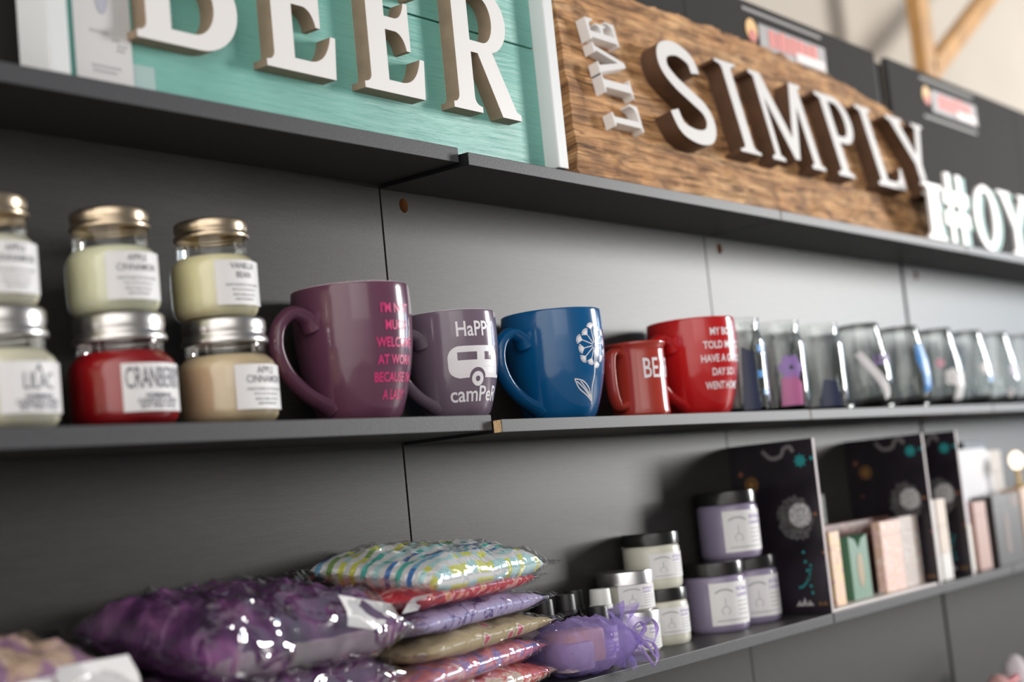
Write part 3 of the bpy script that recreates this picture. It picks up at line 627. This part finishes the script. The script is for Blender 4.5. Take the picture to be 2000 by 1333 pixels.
# ------------------------------------------------------------------ dark printed display panels
NIGHT = mat('night_sky_print', (.016, .012, .018), .32, coat=.25, vary=(14, .5)); EDGE = mat('pale_board_edge', (.50, .44, .45), .6)
TEALP = mat('teal_print', (.02, .26, .27), .45); GOLDP = mat('gold_print', (.16, .08, .03), .4); MOONP = mat('moon_print', (.42, .41, .42), .6, vary=(220, .5)); HAZEP = mat('moon_halo_print', (.075, .070, .075), .6, vary=(150, .7)); GREYP = mat('grey_print', (.20, .18, .19), .5)
def night_panel(label, x, zt, art=True):
    o = thing('display_board', label, 'display board', (x, 0, z), (0, 0, 0), 'dark printed display panels'); h = zt-z
    bb = box(0, .007, .004, .1385, .0003, h, .0004); bb.normal_update()
    for f_ in bb.faces:
        if abs(f_.normal.x) < .5: f_.material_index = 1
    mk('board', bb, [NIGHT, EDGE], o, smooth=False)
    def put(loops, m_, nm, e=.0004):
        bb = bmesh.new()
        for L in loops: join(bb, shape([L], .0002))
        mk(nm, warp(bb, lambda a, c, d: (-e-d, a, c)), m_, o)
    put([[(.044+r_*math.cos(t_), .136+1.15*r_*math.sin(t_)) for t_, r_ in [(2*math.pi*k/90, .027+.006*noise.noise((math.cos(2*math.pi*k/90)*6, math.sin(2*math.pi*k/90)*6, x*9))) for k in range(90)]]], HAZEP, 'moon_halo', .0003); put([disc(.036, .140, .0175, 28)], MOONP, 'moon')
    put([[(.026+(.0082+.0020*math.cos(8*t_))*math.cos(t_), .217+(.0082+.0020*math.cos(8*t_))*math.sin(t_)) for t_ in [2*math.pi*k/64 for k in range(64)]]], TEALP, 'flower'); put([disc(.008, .219, .003)], TEALP, 'flower')
    put([disc(.108, .189, .0115)], GOLDP, 'gold_ring'); put([disc(.108, .189, .003)], mat('gold_dot', (.35, .2, .05), .4), 'gold_dot', .0008)
    put([stroke([q[:2] for q in catmull([(.085, .236, 0), (.072, .224, 0), (.056, .226, 0), (.050, .236, 0), (.040, .238, 0), (.036, .230, 0)], 6)], .006)], GREYP, 'cloud')
    put([disc(.05+.022*math.cos(t_), .078+.040*math.sin(t_), .0018) for t_ in [-2.9+.16*k for k in range(9)]]+[disc(.030+.0015*k, .030+.009*k+.0005*k*k, .0022, 8) for k in range(6)], TEALP, 'dot_arc')
    put([[(.030, .012), (.036, .020), (.040, .014), (.044, .024), (.048, .014), (.052, .020), (.058, .012)]], MOONP, 'lotus'); put([[(.008, .012), (.012, .018), (.016, .013), (.020, .018), (.024, .012)]], GOLDP, 'gold_lotus')
    put([disc(.006, .085, .0025, 8), disc(.034, .050, .003, 3), disc(.012, .140, .003, 6), disc(.124, .205, .004, 6), disc(.118, .150, .002, 6)], mat('copper_dots', (.25, .10, .05), .45), 'speck')
night_panel('dark night sky display panel beside the lavender jars', .712, -.0400)
night_panel('dark night sky display panel behind the small pink cartons', 1.098, -.0440)
night_panel('dark night sky display panel behind the stack of little white cartons', 1.240, -.0430)

# products between the panels
zf = z+.0045
tray = mk('display_tray', box(.722, 1.094, .006, .137, z+.0002, z+.004, .0006), mat('pale_tray', (.55, .50, .49), .45), smooth=False); tag(tray, 'thin pale tray under the cartons between the two dark panels', 'tray')
def floral(name, base, spots, scale=60, rough=.5):
    mt, t, b_ = nodes(name); v = coords(t); n = noise_tex(t, v, scale, 3, 1.5)
    st = [(0, base)]; k = len(spots)
    for i, s_ in enumerate(spots): st += [(.47+.09*i, base), (.50+.09*i, s_)]
    t.links.new(ramp(t, n.outputs[0], st[:8]), b_.inputs['Base Color']); b_.inputs['Roughness'].default_value = rough; return mt
def carton(label, x0, x1, y0, y1, h, m_, z0=None, cat='carton', name='carton', notch=False, group=None, motif=None):
    z0 = zf if z0 is None else z0; cx_ = (x0+x1)/2
    o = thing(name, label, cat, (cx_, y0, z0), (0, 0, 0), group); hw = (x1-x0)/2
    if notch:
        bb = shape([[(-hw, 0), (hw, 0), (hw, h), (hw*.35, h-.006), (0, h-.020), (-hw*.35, h-.006), (-hw, h)]], y1-y0)
        mk('body', warp(bb, lambda a, c, d: (a, (y1-y0)/2-d, c)), m_, o, smooth=False)
    else:
        mk('body', box(-hw, hw, 0, y1-y0, 0, h*.80, .0006), m_, o, smooth=False); mk('lid', box(-hw, hw, 0, y1-y0, h*.802, h, .0006), m_, o, smooth=False)
    if motif:
        loops, mm = motif; bb = bmesh.new()
        for L in loops: join(bb, shape([L], .0003))
        mk('motif', warp(bb, lambda a, c, d: (a, -.0003-d, c)), mm, o)
    return o
PINKF = floral('pink_floral_card', (.72, .47, .45), [(.62, .42, .16), (.80, .60, .55)], 90); BEIGEF = floral('peach_floral_card', (.76, .52, .38), [(.80, .58, .18), (.62, .35, .32)], 55); GREYF = floral('grey_floral_card', (.42, .37, .35), [(.50, .36, .28), (.55, .5, .48)], 70); DKPINK = floral('dusky_floral_card', (.16, .075, .06), [(.04, .02, .015), (.30, .16, .14)], 60)
SAGE = mat('sage_green_card', (.075, .20, .125), .5); DGREEN = mat('dark_green_card', (.006, .035, .018), .5)
GOLDM = mat('gold_motif', (.30, .20, .08), .4); ORNG = mat('orange_motif', (.55, .20, .06), .5)
carton('dark green tall carton with orange motif behind the pink cartons', .780, .930, .104, .132, .158, DGREEN, motif=([disc(.045, .112, .015, 12), [(.037, .090), (.053, .090), (.045, .076)]], ORNG))
carton('dusky floral wide carton behind the green notched box', .800, 1.075, .066, .100, .112, DKPINK)
carton('peach floral slim carton at the front edge beside the dark panel', .758, .790, .018, .050, .106, BEIGEF)
carton('sage green box with a notched top and gold motif', .842, .905, .030, .060, .094, SAGE, notch=True, name='gift_box', cat='box', motif=([arc(0, .042, .010, .026, 0, 345, 20)], GOLDM))
carton('pink floral upright carton right of the green box', .940, 1.012, .022, .036, .108, PINKF)
carton('grey floral carton next to the pink floral one', 1.016, 1.086, .024, .042, .110, GREYF)
WC = mat('white_card', (.70, .68, .66), .5); BC = mat('cream_card', (.62, .52, .44), .5); LC = mat('lilac_card', (.55, .53, .62), .5)
for j in range(3):
    carton(['bottom left', 'middle left', 'top left'][j]+' of the little white cartons stacked before the dark panel', 1.128, 1.162, .024, .056, .0440, WC, z0=z+.0005+j*.0444, group='little stacked cartons')
    carton(['white bottom right', 'cream middle right', 'cream top right'][j]+' of the little cartons stacked before the dark panel', 1.165, 1.203, .022, .056, .0440, WC if j == 0 else BC, z0=z+.0005+j*.0444, group='little stacked cartons')
carton('cream tall carton at the far end with a pink top', 1.285, 1.44, .085, .125, .205, mat('cream_card_2', (.40, .36, .32), .55), z0=z+.0005)
tag(mk('cosmetic_box', box(1.29, 1.42, .088, .122, z+.2065, z+.228, .0008), mat('pink_card', (.60, .24, .32), .5), smooth=False), 'flat pink box lying on the cream tall carton', 'box')
carton('slim cream carton standing under the lilac one at the far end', 1.282, 1.324, .030, .060, .082, mat('ivory_card', (.72, .70, .62), .5), z0=z+.0005)
carton('lilac carton on top of the slim cream one', 1.284, 1.320, .030, .060, .066, LC, z0=z+.083)
carton('rose brown carton beside the slim cream one', 1.335, 1.392, .026, .060, .118, mat('rose_card', (.42, .24, .20), .5), z0=z+.0005)
carton('black carton with brown panel at the far end of the lower shelf', 1.412, 1.545, .020, .060, .124, mat('black_card', (.03, .028, .03), .35), z0=z+.0005, motif=([rect(-.02, .02, .0, .09), rect(.02, .10, .06, .12)], mat('brown_motif', (.10, .05, .035), .5)))
carton('cream back carton behind the white notice at the far end', 1.452, 1.66, .085, .130, .205, mat('cream_card_3', (.38, .345, .315), .55), z0=z+.0005)
tag(mk('notice_card', warp(shape([[(-.085, -.055), (.085, -.055), (.085, .05), (.06, .062), (-.07, .062), (-.085, .045)]], .0012), to_front(1.51, .083, z+.150)), mat('white_notice', (.54, .54, .57), .5), smooth=False), 'white notice card propped on the cream carton', 'card')
tag(mk('phone_case', box(1.49, 1.60, .09, .125, z+.2065, z+.226, .001), BLK, smooth=False), 'flat black box lying on top of the cream back carton', 'box')
carton('tan carton cut by the frame edge at the far end', 1.565, 1.68, .022, .060, .130, mat('tan_card', (.58, .40, .30), .5), z0=z+.0005)
o = thing('table_lamp', 'tiny glowing lamp standing on the tan carton', 'lamp', (1.628, .045, z+.131))
mk('base', lathe([(0, 0), (.012, 0), (.012, .004), (.004, .006), (.004, .035), (0, .035)], 24), mat('brass', (.5, .35, .15), .3, metal=1), o)
gm, t, b_ = nodes('warm_bulb'); b_.inputs['Emission Color'].default_value = (1, .80, .55, 1); b_.inputs['Emission Strength'].default_value = 2.2
mk('bulb', lathe([(0, .033), (.008, .036), (.0135, .048), (.012, .060), (.006, .067), (0, .069)], 24), gm, o)

# ------------------------------------------------------------------ cellophane wrapped fabric bags
def fabric_rows():
    mt, t, b_ = nodes('teal_blue_dashed_fabric')
    uv = N(t, 'UVMap'); uv.uv_map = 'uv'; sp = N(t, 'SeparateXYZ'); t.links.new(uv.outputs[0], sp.inputs[0])
    nn = noise_tex(t, uv.outputs[0], 2.0, 2)
    def ma(op, a, c, dd=None):
        n = N(t, 'Math', operation=op)
        for i, v in enumerate((a, c, dd)):
            if v is None: continue
            if isinstance(v, (int, float)): n.inputs[i].default_value = v
            else: t.links.new(v, n.inputs[i])
        return n.outputs[0]
    v = ma('MULTIPLY', ma('ADD', sp.outputs[1], ma('MULTIPLY', nn.outputs[0], .07)), 12.0)
    row = ma('FLOOR', v, 0); fr = ma('FRACT', v, 0); band = ma('GREATER_THAN', fr, .52)
    u = ma('MULTIPLY', sp.outputs[0], 26.0); ci = ma('FLOOR', u, 0)
    cmb = N(t, 'CombineXYZ'); t.links.new(row, cmb.inputs[0])
    wn = N(t, 'TexWhiteNoise'); wn.noise_dimensions = '3D'; t.links.new(cmb.outputs[0], wn.inputs['Vector'])
    cmb2 = N(t, 'CombineXYZ'); t.links.new(row, cmb2.inputs[0]); t.links.new(ci, cmb2.inputs[1])
    wn2 = N(t, 'TexWhiteNoise'); wn2.noise_dimensions = '3D'; t.links.new(cmb2.outputs[0], wn2.inputs['Vector'])
    mixv = ma('ADD', ma('MULTIPLY', wn.outputs[0], .88), ma('MULTIPLY', wn2.outputs[0], .12))
    c = ramp(t, mixv, [(0, (.05, .17, .45)), (.20, (.16, .44, .66)), (.32, (.08, .46, .40)), (.46, (.42, .68, .70)), (.60, (.66, .68, .12)), (.72, (.20, .36, .10)), (.80, (.60, .72, .76))], 'CONSTANT')
    mm = N(t, 'Mix'); mm.data_type = 'RGBA'; t.links.new(band, mm.inputs[0]); mm.inputs[6].default_value = (.70, .71, .72, 1); t.links.new(c, mm.inputs[7])
    t.links.new(mm.outputs[2], b_.inputs['Base Color']); b_.inputs['Roughness'].default_value = .8; return mt
def fabric(name, base, stops, scale, dist=1.0, feature='noise', bm=.3):
    mt, t, b_ = nodes(name); v = coords(t)
    if feature == 'cells':
        vo = N(t, 'TexVoronoi'); vo.inputs['Scale'].default_value = scale; t.links.new(v, vo.inputs['Vector']); src = vo.outputs[0]
    elif feature == 'lines':
        n0 = noise_tex(t, v, scale, 2, dist); src = n0.outputs[0]
    else: src = noise_tex(t, v, scale, 4, dist).outputs[0]
    t.links.new(ramp(t, src, stops), b_.inputs['Base Color']); b_.inputs['Roughness'].default_value = .85
    bump(t, b_, noise_tex(t, v, 22, 3).outputs[0], bm, .004); return mt
def pillow(L, W, Hh, seed, nu=56, nv=30, p=4.5, off=0.0, flap=0.0, wr=.0022, droop=0.0, crease=0.0):
    b_ = bmesh.new(); uvl = b_.loops.layers.uv.new('uv'); S = {}
    for s in (0, 1):
        for j in range(nv+1):
            for i in range(nu+1):
                u = -1+2*i/nu; v = -1+2*j/nv
                if s and (i in (0, nu) or j in (0, nv)): S[i, j, 1] = S[i, j, 0]; continue
                fl = 0
                uu, vv = u, v
                if flap:
                    c = L/(L+flap)
                    uu = max(-1, min(1, u/c)); fl = max(0, abs(u)-c)
                tu = max(0, 1-abs(uu)**p); tv = max(0, 1-abs(vv)**p); th = (tu*tv)**.5
                px = u*(L+flap)*(1-.035*(1-abs(uu)**2)*abs(v)**6*0)/1.0; py = v*W*(1-.06*(abs(uu)**4)*0)
                px -= (.020*L)*(1-v*v)*(abs(u)**3)*(1 if u > 0 else -1); py -= (.05*W)*(1-u*u)*(abs(v)**3)*(1 if v > 0 else -1)
                n = noise.noise((u*4+seed, v*3.2, s*5.0+seed))*wr*1.6 + noise.noise((u*11+seed, v*8, s*3+seed*2))*wr*.8
                ed = min(1, (1-abs(uu))*6)*min(1, (1-abs(vv))*5)
                zz = (Hh/2*th+off)*(1 if s == 0 else -1) + n*(ed*.8+.2)*(1 if s == 0 else .6)
                if crease and s == 0: zz += crease*(max(0, 1-abs(noise.noise((u*3.2+v*1.3+seed, v*2.6-u*1.5, seed)))*3.2))**3*ed*(.35+.65*max(0, .3-v))
                zz += -droop*(max(0, -v))**2*W
                if fl: zz += .25*fl*(L+flap)*noise.noise((v*5+seed, seed, u))+.0025*math.sin(v*24+seed)
                S[i, j, s] = b_.verts.new((px, py, zz))
    def face(vs, ij):
        f_ = b_.faces.new(vs)
        for lp, (i, j) in zip(f_.loops, ij): lp[uvl].uv = (i/nu, j/nv*W/L*1.6)
    for j in range(nv):
        for i in range(nu):
            q = ((i, j), (i+1, j), (i+1, j+1), (i, j+1))
            face([S[a, c, 0] for a, c in q], q)
            q2 = q[::-1]; vs = [S[a, c, 1] for a, c in q2]
            if len(set(vs)) == 4 and b_.faces.get(vs) is None:
                try: face(vs, q2)
                except ValueError: pass
    return b_
def bag(label, x, y, zc, rz, L, W, Hh, seed, fm, film=CELLO, flap=.022, tilt=(0, 0), p=4.5, tagpos=None, droop=0, wr=.0022, crease=.0025, group='cellophane wrapped fabric bags'):
    o = thing('fabric_bag', label, 'wrapped fabric bag', (x, y, zc), (tilt[0], tilt[1], rz), group)
    mk('fabric_pouch', pillow(L, W, Hh, seed, p=p, droop=droop, wr=wr), fm, o, ang=80)
    mk('cellophane_wrapper', pillow(L+.004, W+.004, Hh+.001, seed, 110, 64, p=p, off=.0012, flap=flap, droop=droop, wr=wr, crease=crease), film, o, ang=80)
    if tagpos:
        tx, ty, tz, w_, h_, trx, try_ = tagpos
        bb = box(-w_/2, w_/2, -h_/2, h_/2, 0, .0004); bmesh.ops.subdivide_edges(bb, edges=bb.edges, cuts=6, use_grid_fill=True)
        warp(bb, lambda a, c, d: (a, c, d-.9*max(0, -c)**2/h_))
        mk('paper_sticker', bb, PAPER, o, (tx, ty, tz), (trx, try_, 0))
    return o
F_ROWS = fabric_rows()
F_RED = fabric('red_floral_fabric', None, [(.30, (.16, .01, .02)), (.45, (.52, .03, .05)), (.55, (.60, .06, .08)), (.62, (.75, .38, .36)), (.70, (.62, .24, .03))], 48, 1.2)
F_LAV = fabric('lavender_scroll_fabric', None, [(.0, (.42, .36, .60)), (.475, (.44, .38, .62)), (.49, (.10, .06, .24)), (.505, (.10, .06, .24)), (.52, (.44, .38, .62)), (1, (.50, .45, .66))], 17, 1.6)
F_BEI = fabric('beige_dotted_fabric', None, [(.0, (.50, .06, .12)), (.16, (.55, .10, .16)), (.22, (.66, .60, .48)), (.30, (.35, .30, .15)), (.36, (.48, .38, .22)), (1, (.50, .41, .25))], 30, 1, 'cells')
F_MUL = fabric('pink_purple_fabric', None, [(.32, (.16, .12, .40)), (.44, (.32, .22, .52)), (.52, (.62, .14, .20)), (.60, (.68, .24, .30)), (.70, (.66, .55, .58))], 34, 1.5)
F_PNK = fabric('coral_cream_fabric', None, [(.36, (.62, .47, .36)), (.50, (.68, .54, .44)), (.54, (.62, .10, .08)), (.66, (.72, .20, .18))], 22, 1.3)
F_PUR = fabric('purple_batik_fabric', None, [(.30, (.020, .004, .030)), (.45, (.060, .010, .075)), (.58, (.120, .030, .130)), (.72, (.230, .080, .220))], 26, .8)
F_PEA = fabric('peach_lilac_fabric', None, [(.30, (.62, .45, .32)), (.48, (.58, .42, .32)), (.54, (.30, .16, .28)), (.62, (.34, .20, .32)), (.66, (.60, .44, .34)), (1, (.66, .55, .40))], 13, .8)
F_GRY = fabric('pale_grey_fabric', None, [(.3, (.30, .30, .30)), (.7, (.55, .54, .52))], 12, .8)
RZ = math.radians(13); st0 = z+.0150
SX, SY = -.074, .062
bag('coral and cream fabric bag at the bottom of the stack', SX+.006, SY, st0, RZ, 0.146, .072, .029, 1.3, F_PNK)
bag('pink and purple mottled fabric bag, second from the bottom of the stack', SX+.003, SY+.002, st0+.0270, RZ+.02, 0.144, .070, .026, 2.1, F_MUL, tagpos=(.150, -.045, .013, .030, .020, -.5, .5))
bag('beige fabric bag with pink dots, third from the bottom of the stack', SX+.010, SY, st0+.0525, RZ-.01, 0.144, .071, .025, 3.7, F_BEI)
bag('lavender scroll patterned fabric bag in the middle of the stack', SX+.006, SY+.002, st0+.0775, RZ+.01, 0.146, .070, .025, 4.4, F_LAV)
bag('red floral fabric bag under the teal striped one', SX-.002, SY+.002, st0+.1015, RZ, 0.136, .069, .023, 5.2, F_RED, tagpos=(-.135, -.066, .000, .030, .022, -.9, 0))
bag('white fabric bag with teal, blue and yellow dashes on top of the stack', SX+.024, SY+.008, st0+.1255, RZ-.01, .126, .073, .040, 6.6, F_ROWS, flap=.030, p=5, wr=.004, tilt=(math.radians(9), 0))
# the purple pile in front and left of it
bag('dark purple batik fabric bag, uppermost of its pile, with a white sticker', -.328, .052, z+.1130, math.radians(1), .120, .088, .062, 8.1, F_PUR, CELLO2, .024, (math.radians(9), 0), 5, (.080, -.078, .013, .074, .030, .75, .22), .05, .006, .007)
bag('purple fabric bag under the dark purple one', -.345, .060, z+.0520, math.radians(3), .142, .080, .054, 9.4, F_PUR, CELLO2, .020)
bag('peach and lilac fabric bag at the left end of the lower shelf', -.590, .060, z+.1020, math.radians(4), .078, .084, .058, 10.2, F_PEA, CELLO2, .022, (math.radians(9), 0), 4, (.046, -.078, .010, .075, .030, .8, 0), .05, .005)
bag('plain fabric bag under the peach and lilac one', -.590, .064, z+.0400, 0, .080, .078, .056, 11.7, F_GRY, CELLO2, .014)

peach = [o for o in col.objects if o.get('label', '').startswith('peach and lilac')][0]
bb = box(-.018, .018, -.016, .016, 0, .0004); mk('paper_sticker', bb, PAPER, peach, (-.012, -.086, .004), (.9, 0, .15))

# ------------------------------------------------------------------ purple organza sachet
def organza():
    mt, t, b_ = nodes('purple_organza'); t.nodes.remove(b_); out = t.nodes['Material Output']
    tr = N(t, 'BsdfTransparent'); tr.inputs[0].default_value = (.86, .80, .97, 1)
    df = N(t, 'BsdfDiffuse'); df.inputs[0].default_value = (.46, .38, .74, 1); tl = N(t, 'BsdfTranslucent'); tl.inputs[0].default_value = (.46, .38, .74, 1)
    a = N(t, 'MixShader'); a.inputs[0].default_value = .35; t.links.new(df.outputs[0], a.inputs[1]); t.links.new(tl.outputs[0], a.inputs[2])
    lw = N(t, 'LayerWeight'); lw.inputs[0].default_value = .35
    mp = N(t, 'MapRange'); mp.inputs[3].default_value = .24; mp.inputs[4].default_value = .85; t.links.new(lw.outputs['Facing'], mp.inputs[0])
    mm = N(t, 'MixShader'); t.links.new(mp.outputs[0], mm.inputs[0]); t.links.new(tr.outputs[0], mm.inputs[1]); t.links.new(a.outputs[0], mm.inputs[2]); t.links.new(mm.outputs[0], out.inputs[0]); return mt
ORG = organza()
sa = thing('organza_sachet', 'purple organza sachet with a ruffled neck tied in lilac ribbon, by the fabric bags', 'gift sachet', (.142, .030, z+.0320), (0, 0, math.radians(-8)))
bb = pillow(.058, .042, .060, 21.0, 40, 24, 3.2, wr=.004); mk('organza_bag', bb, ORG, sa, ang=80)
mk('soap_bar', box(-.040, .020, -.022, .022, -.018, .020, .006), mat('peach_soap', (.62, .36, .18), .5), sa)
mk('soap_bar', box(-.048, -.006, -.028, .010, -.024, .008, .005), mat('grey_soap', (.38, .30, .36), .5), sa)
b = bmesh.new(); RU = []
nr, na = 12, 240
for i in range(nr+1):
    ring = []
    for k in range(na):
        a = 2*math.pi*k/na; t_ = i/nr; fr_ = .0052*t_*math.sin(a*10+.4)+.0024*t_*math.sin(a*19+1)
        rad = .006+.027*t_**.75+fr_*.5
        ring.append(b.verts.new((.050+.022*t_-.016*t_*t_+fr_, rad*math.cos(a), rad*math.sin(a)*1.1)))
    RU.append(ring)
for i in range(nr):
    for k in range(na): b.faces.new((RU[i][k], RU[i][(k+1) % na], RU[i+1][(k+1) % na], RU[i+1][k]))
warp(b, lambda x, y, q: (x, y-.010-(x-.05)*.9, q+.004)); mk('ruffle', b, ORG, sa, ang=80)
RIB = mat('lilac_satin_ribbon', (.45, .34, .72), .35)
b = bmesh.new(); c0 = Vector((.060, -.032, .000))
def rib(pts, w_=.0022): join(b, tube(catmull([Vector(p_)+c0 for p_ in pts], 8), w_, 8, .22, up=Vector((.3, .2, 1))))
rib([(0, 0, 0), (-.012, -.006, .012), (-.006, -.012, .020), (.004, -.010, .010), (0, -.002, 0)]); rib([(0, 0, 0), (.012, -.012, .020), (.022, -.012, .008), (.012, -.008, -.012), (0, -.002, 0)])
rib([(0, 0, 0), (-.006, -.012, -.010), (.004, -.014, -.026), (.010, -.012, -.032)]); rib([(0, 0, 0), (.010, -.014, -.006), (.018, -.012, -.022), (.014, -.010, -.032)]); rib([(-.014, -.012, .010), (-.002, -.016, -.006), (.012, -.014, -.022)], .0016)
mk('ribbon', b, RIB, sa)

# ------------------------------------------------------------------ pink plush at the lower right, on the shelf below
PLU = mat('pink_plush', (.52, .28, .27), .95, bmp=(300, .8, .004)); PLW = mat('pale_plush', (.62, .56, .60), .95, bmp=(300, .8, .004)); REDR = mat('red_ribbon', (.42, .05, .07), .5)
pz = -.575
def blob(rx, ry, rz_, seed):
    b_ = bmesh.new(); bmesh.ops.create_uvsphere(b_, u_segments=32, v_segments=20, radius=1)
    return warp(b_, lambda x, y, q: (x*rx*(1+.05*noise.noise((x*2, y*2, q*2+seed))), y*ry, q*rz_))
o = thing('plush_toy', 'pink plush with two rounded ears joined by a red band, at the bottom right', 'plush toy', (1.42, .06, pz))
mk('body', warp(blob(.062, .045, .055, 1), lambda x, y, q: (x, y, (q+.055)*.55)), PLU, o)
mk('ear', warp(blob(.026, .020, .026, 2), lambda x, y, q: (x+.002, y-.004, q*.9+.074)), PLU, o)
mk('ear', warp(blob(.030, .022, .042, 3), lambda x, y, q: (x+.092, y-.004, q+.078)), PLW, o)
mk('band', tube([(.020, -.010, .078), (.042, -.016, .080), (.068, -.014, .082)], .007, 12), REDR, o)
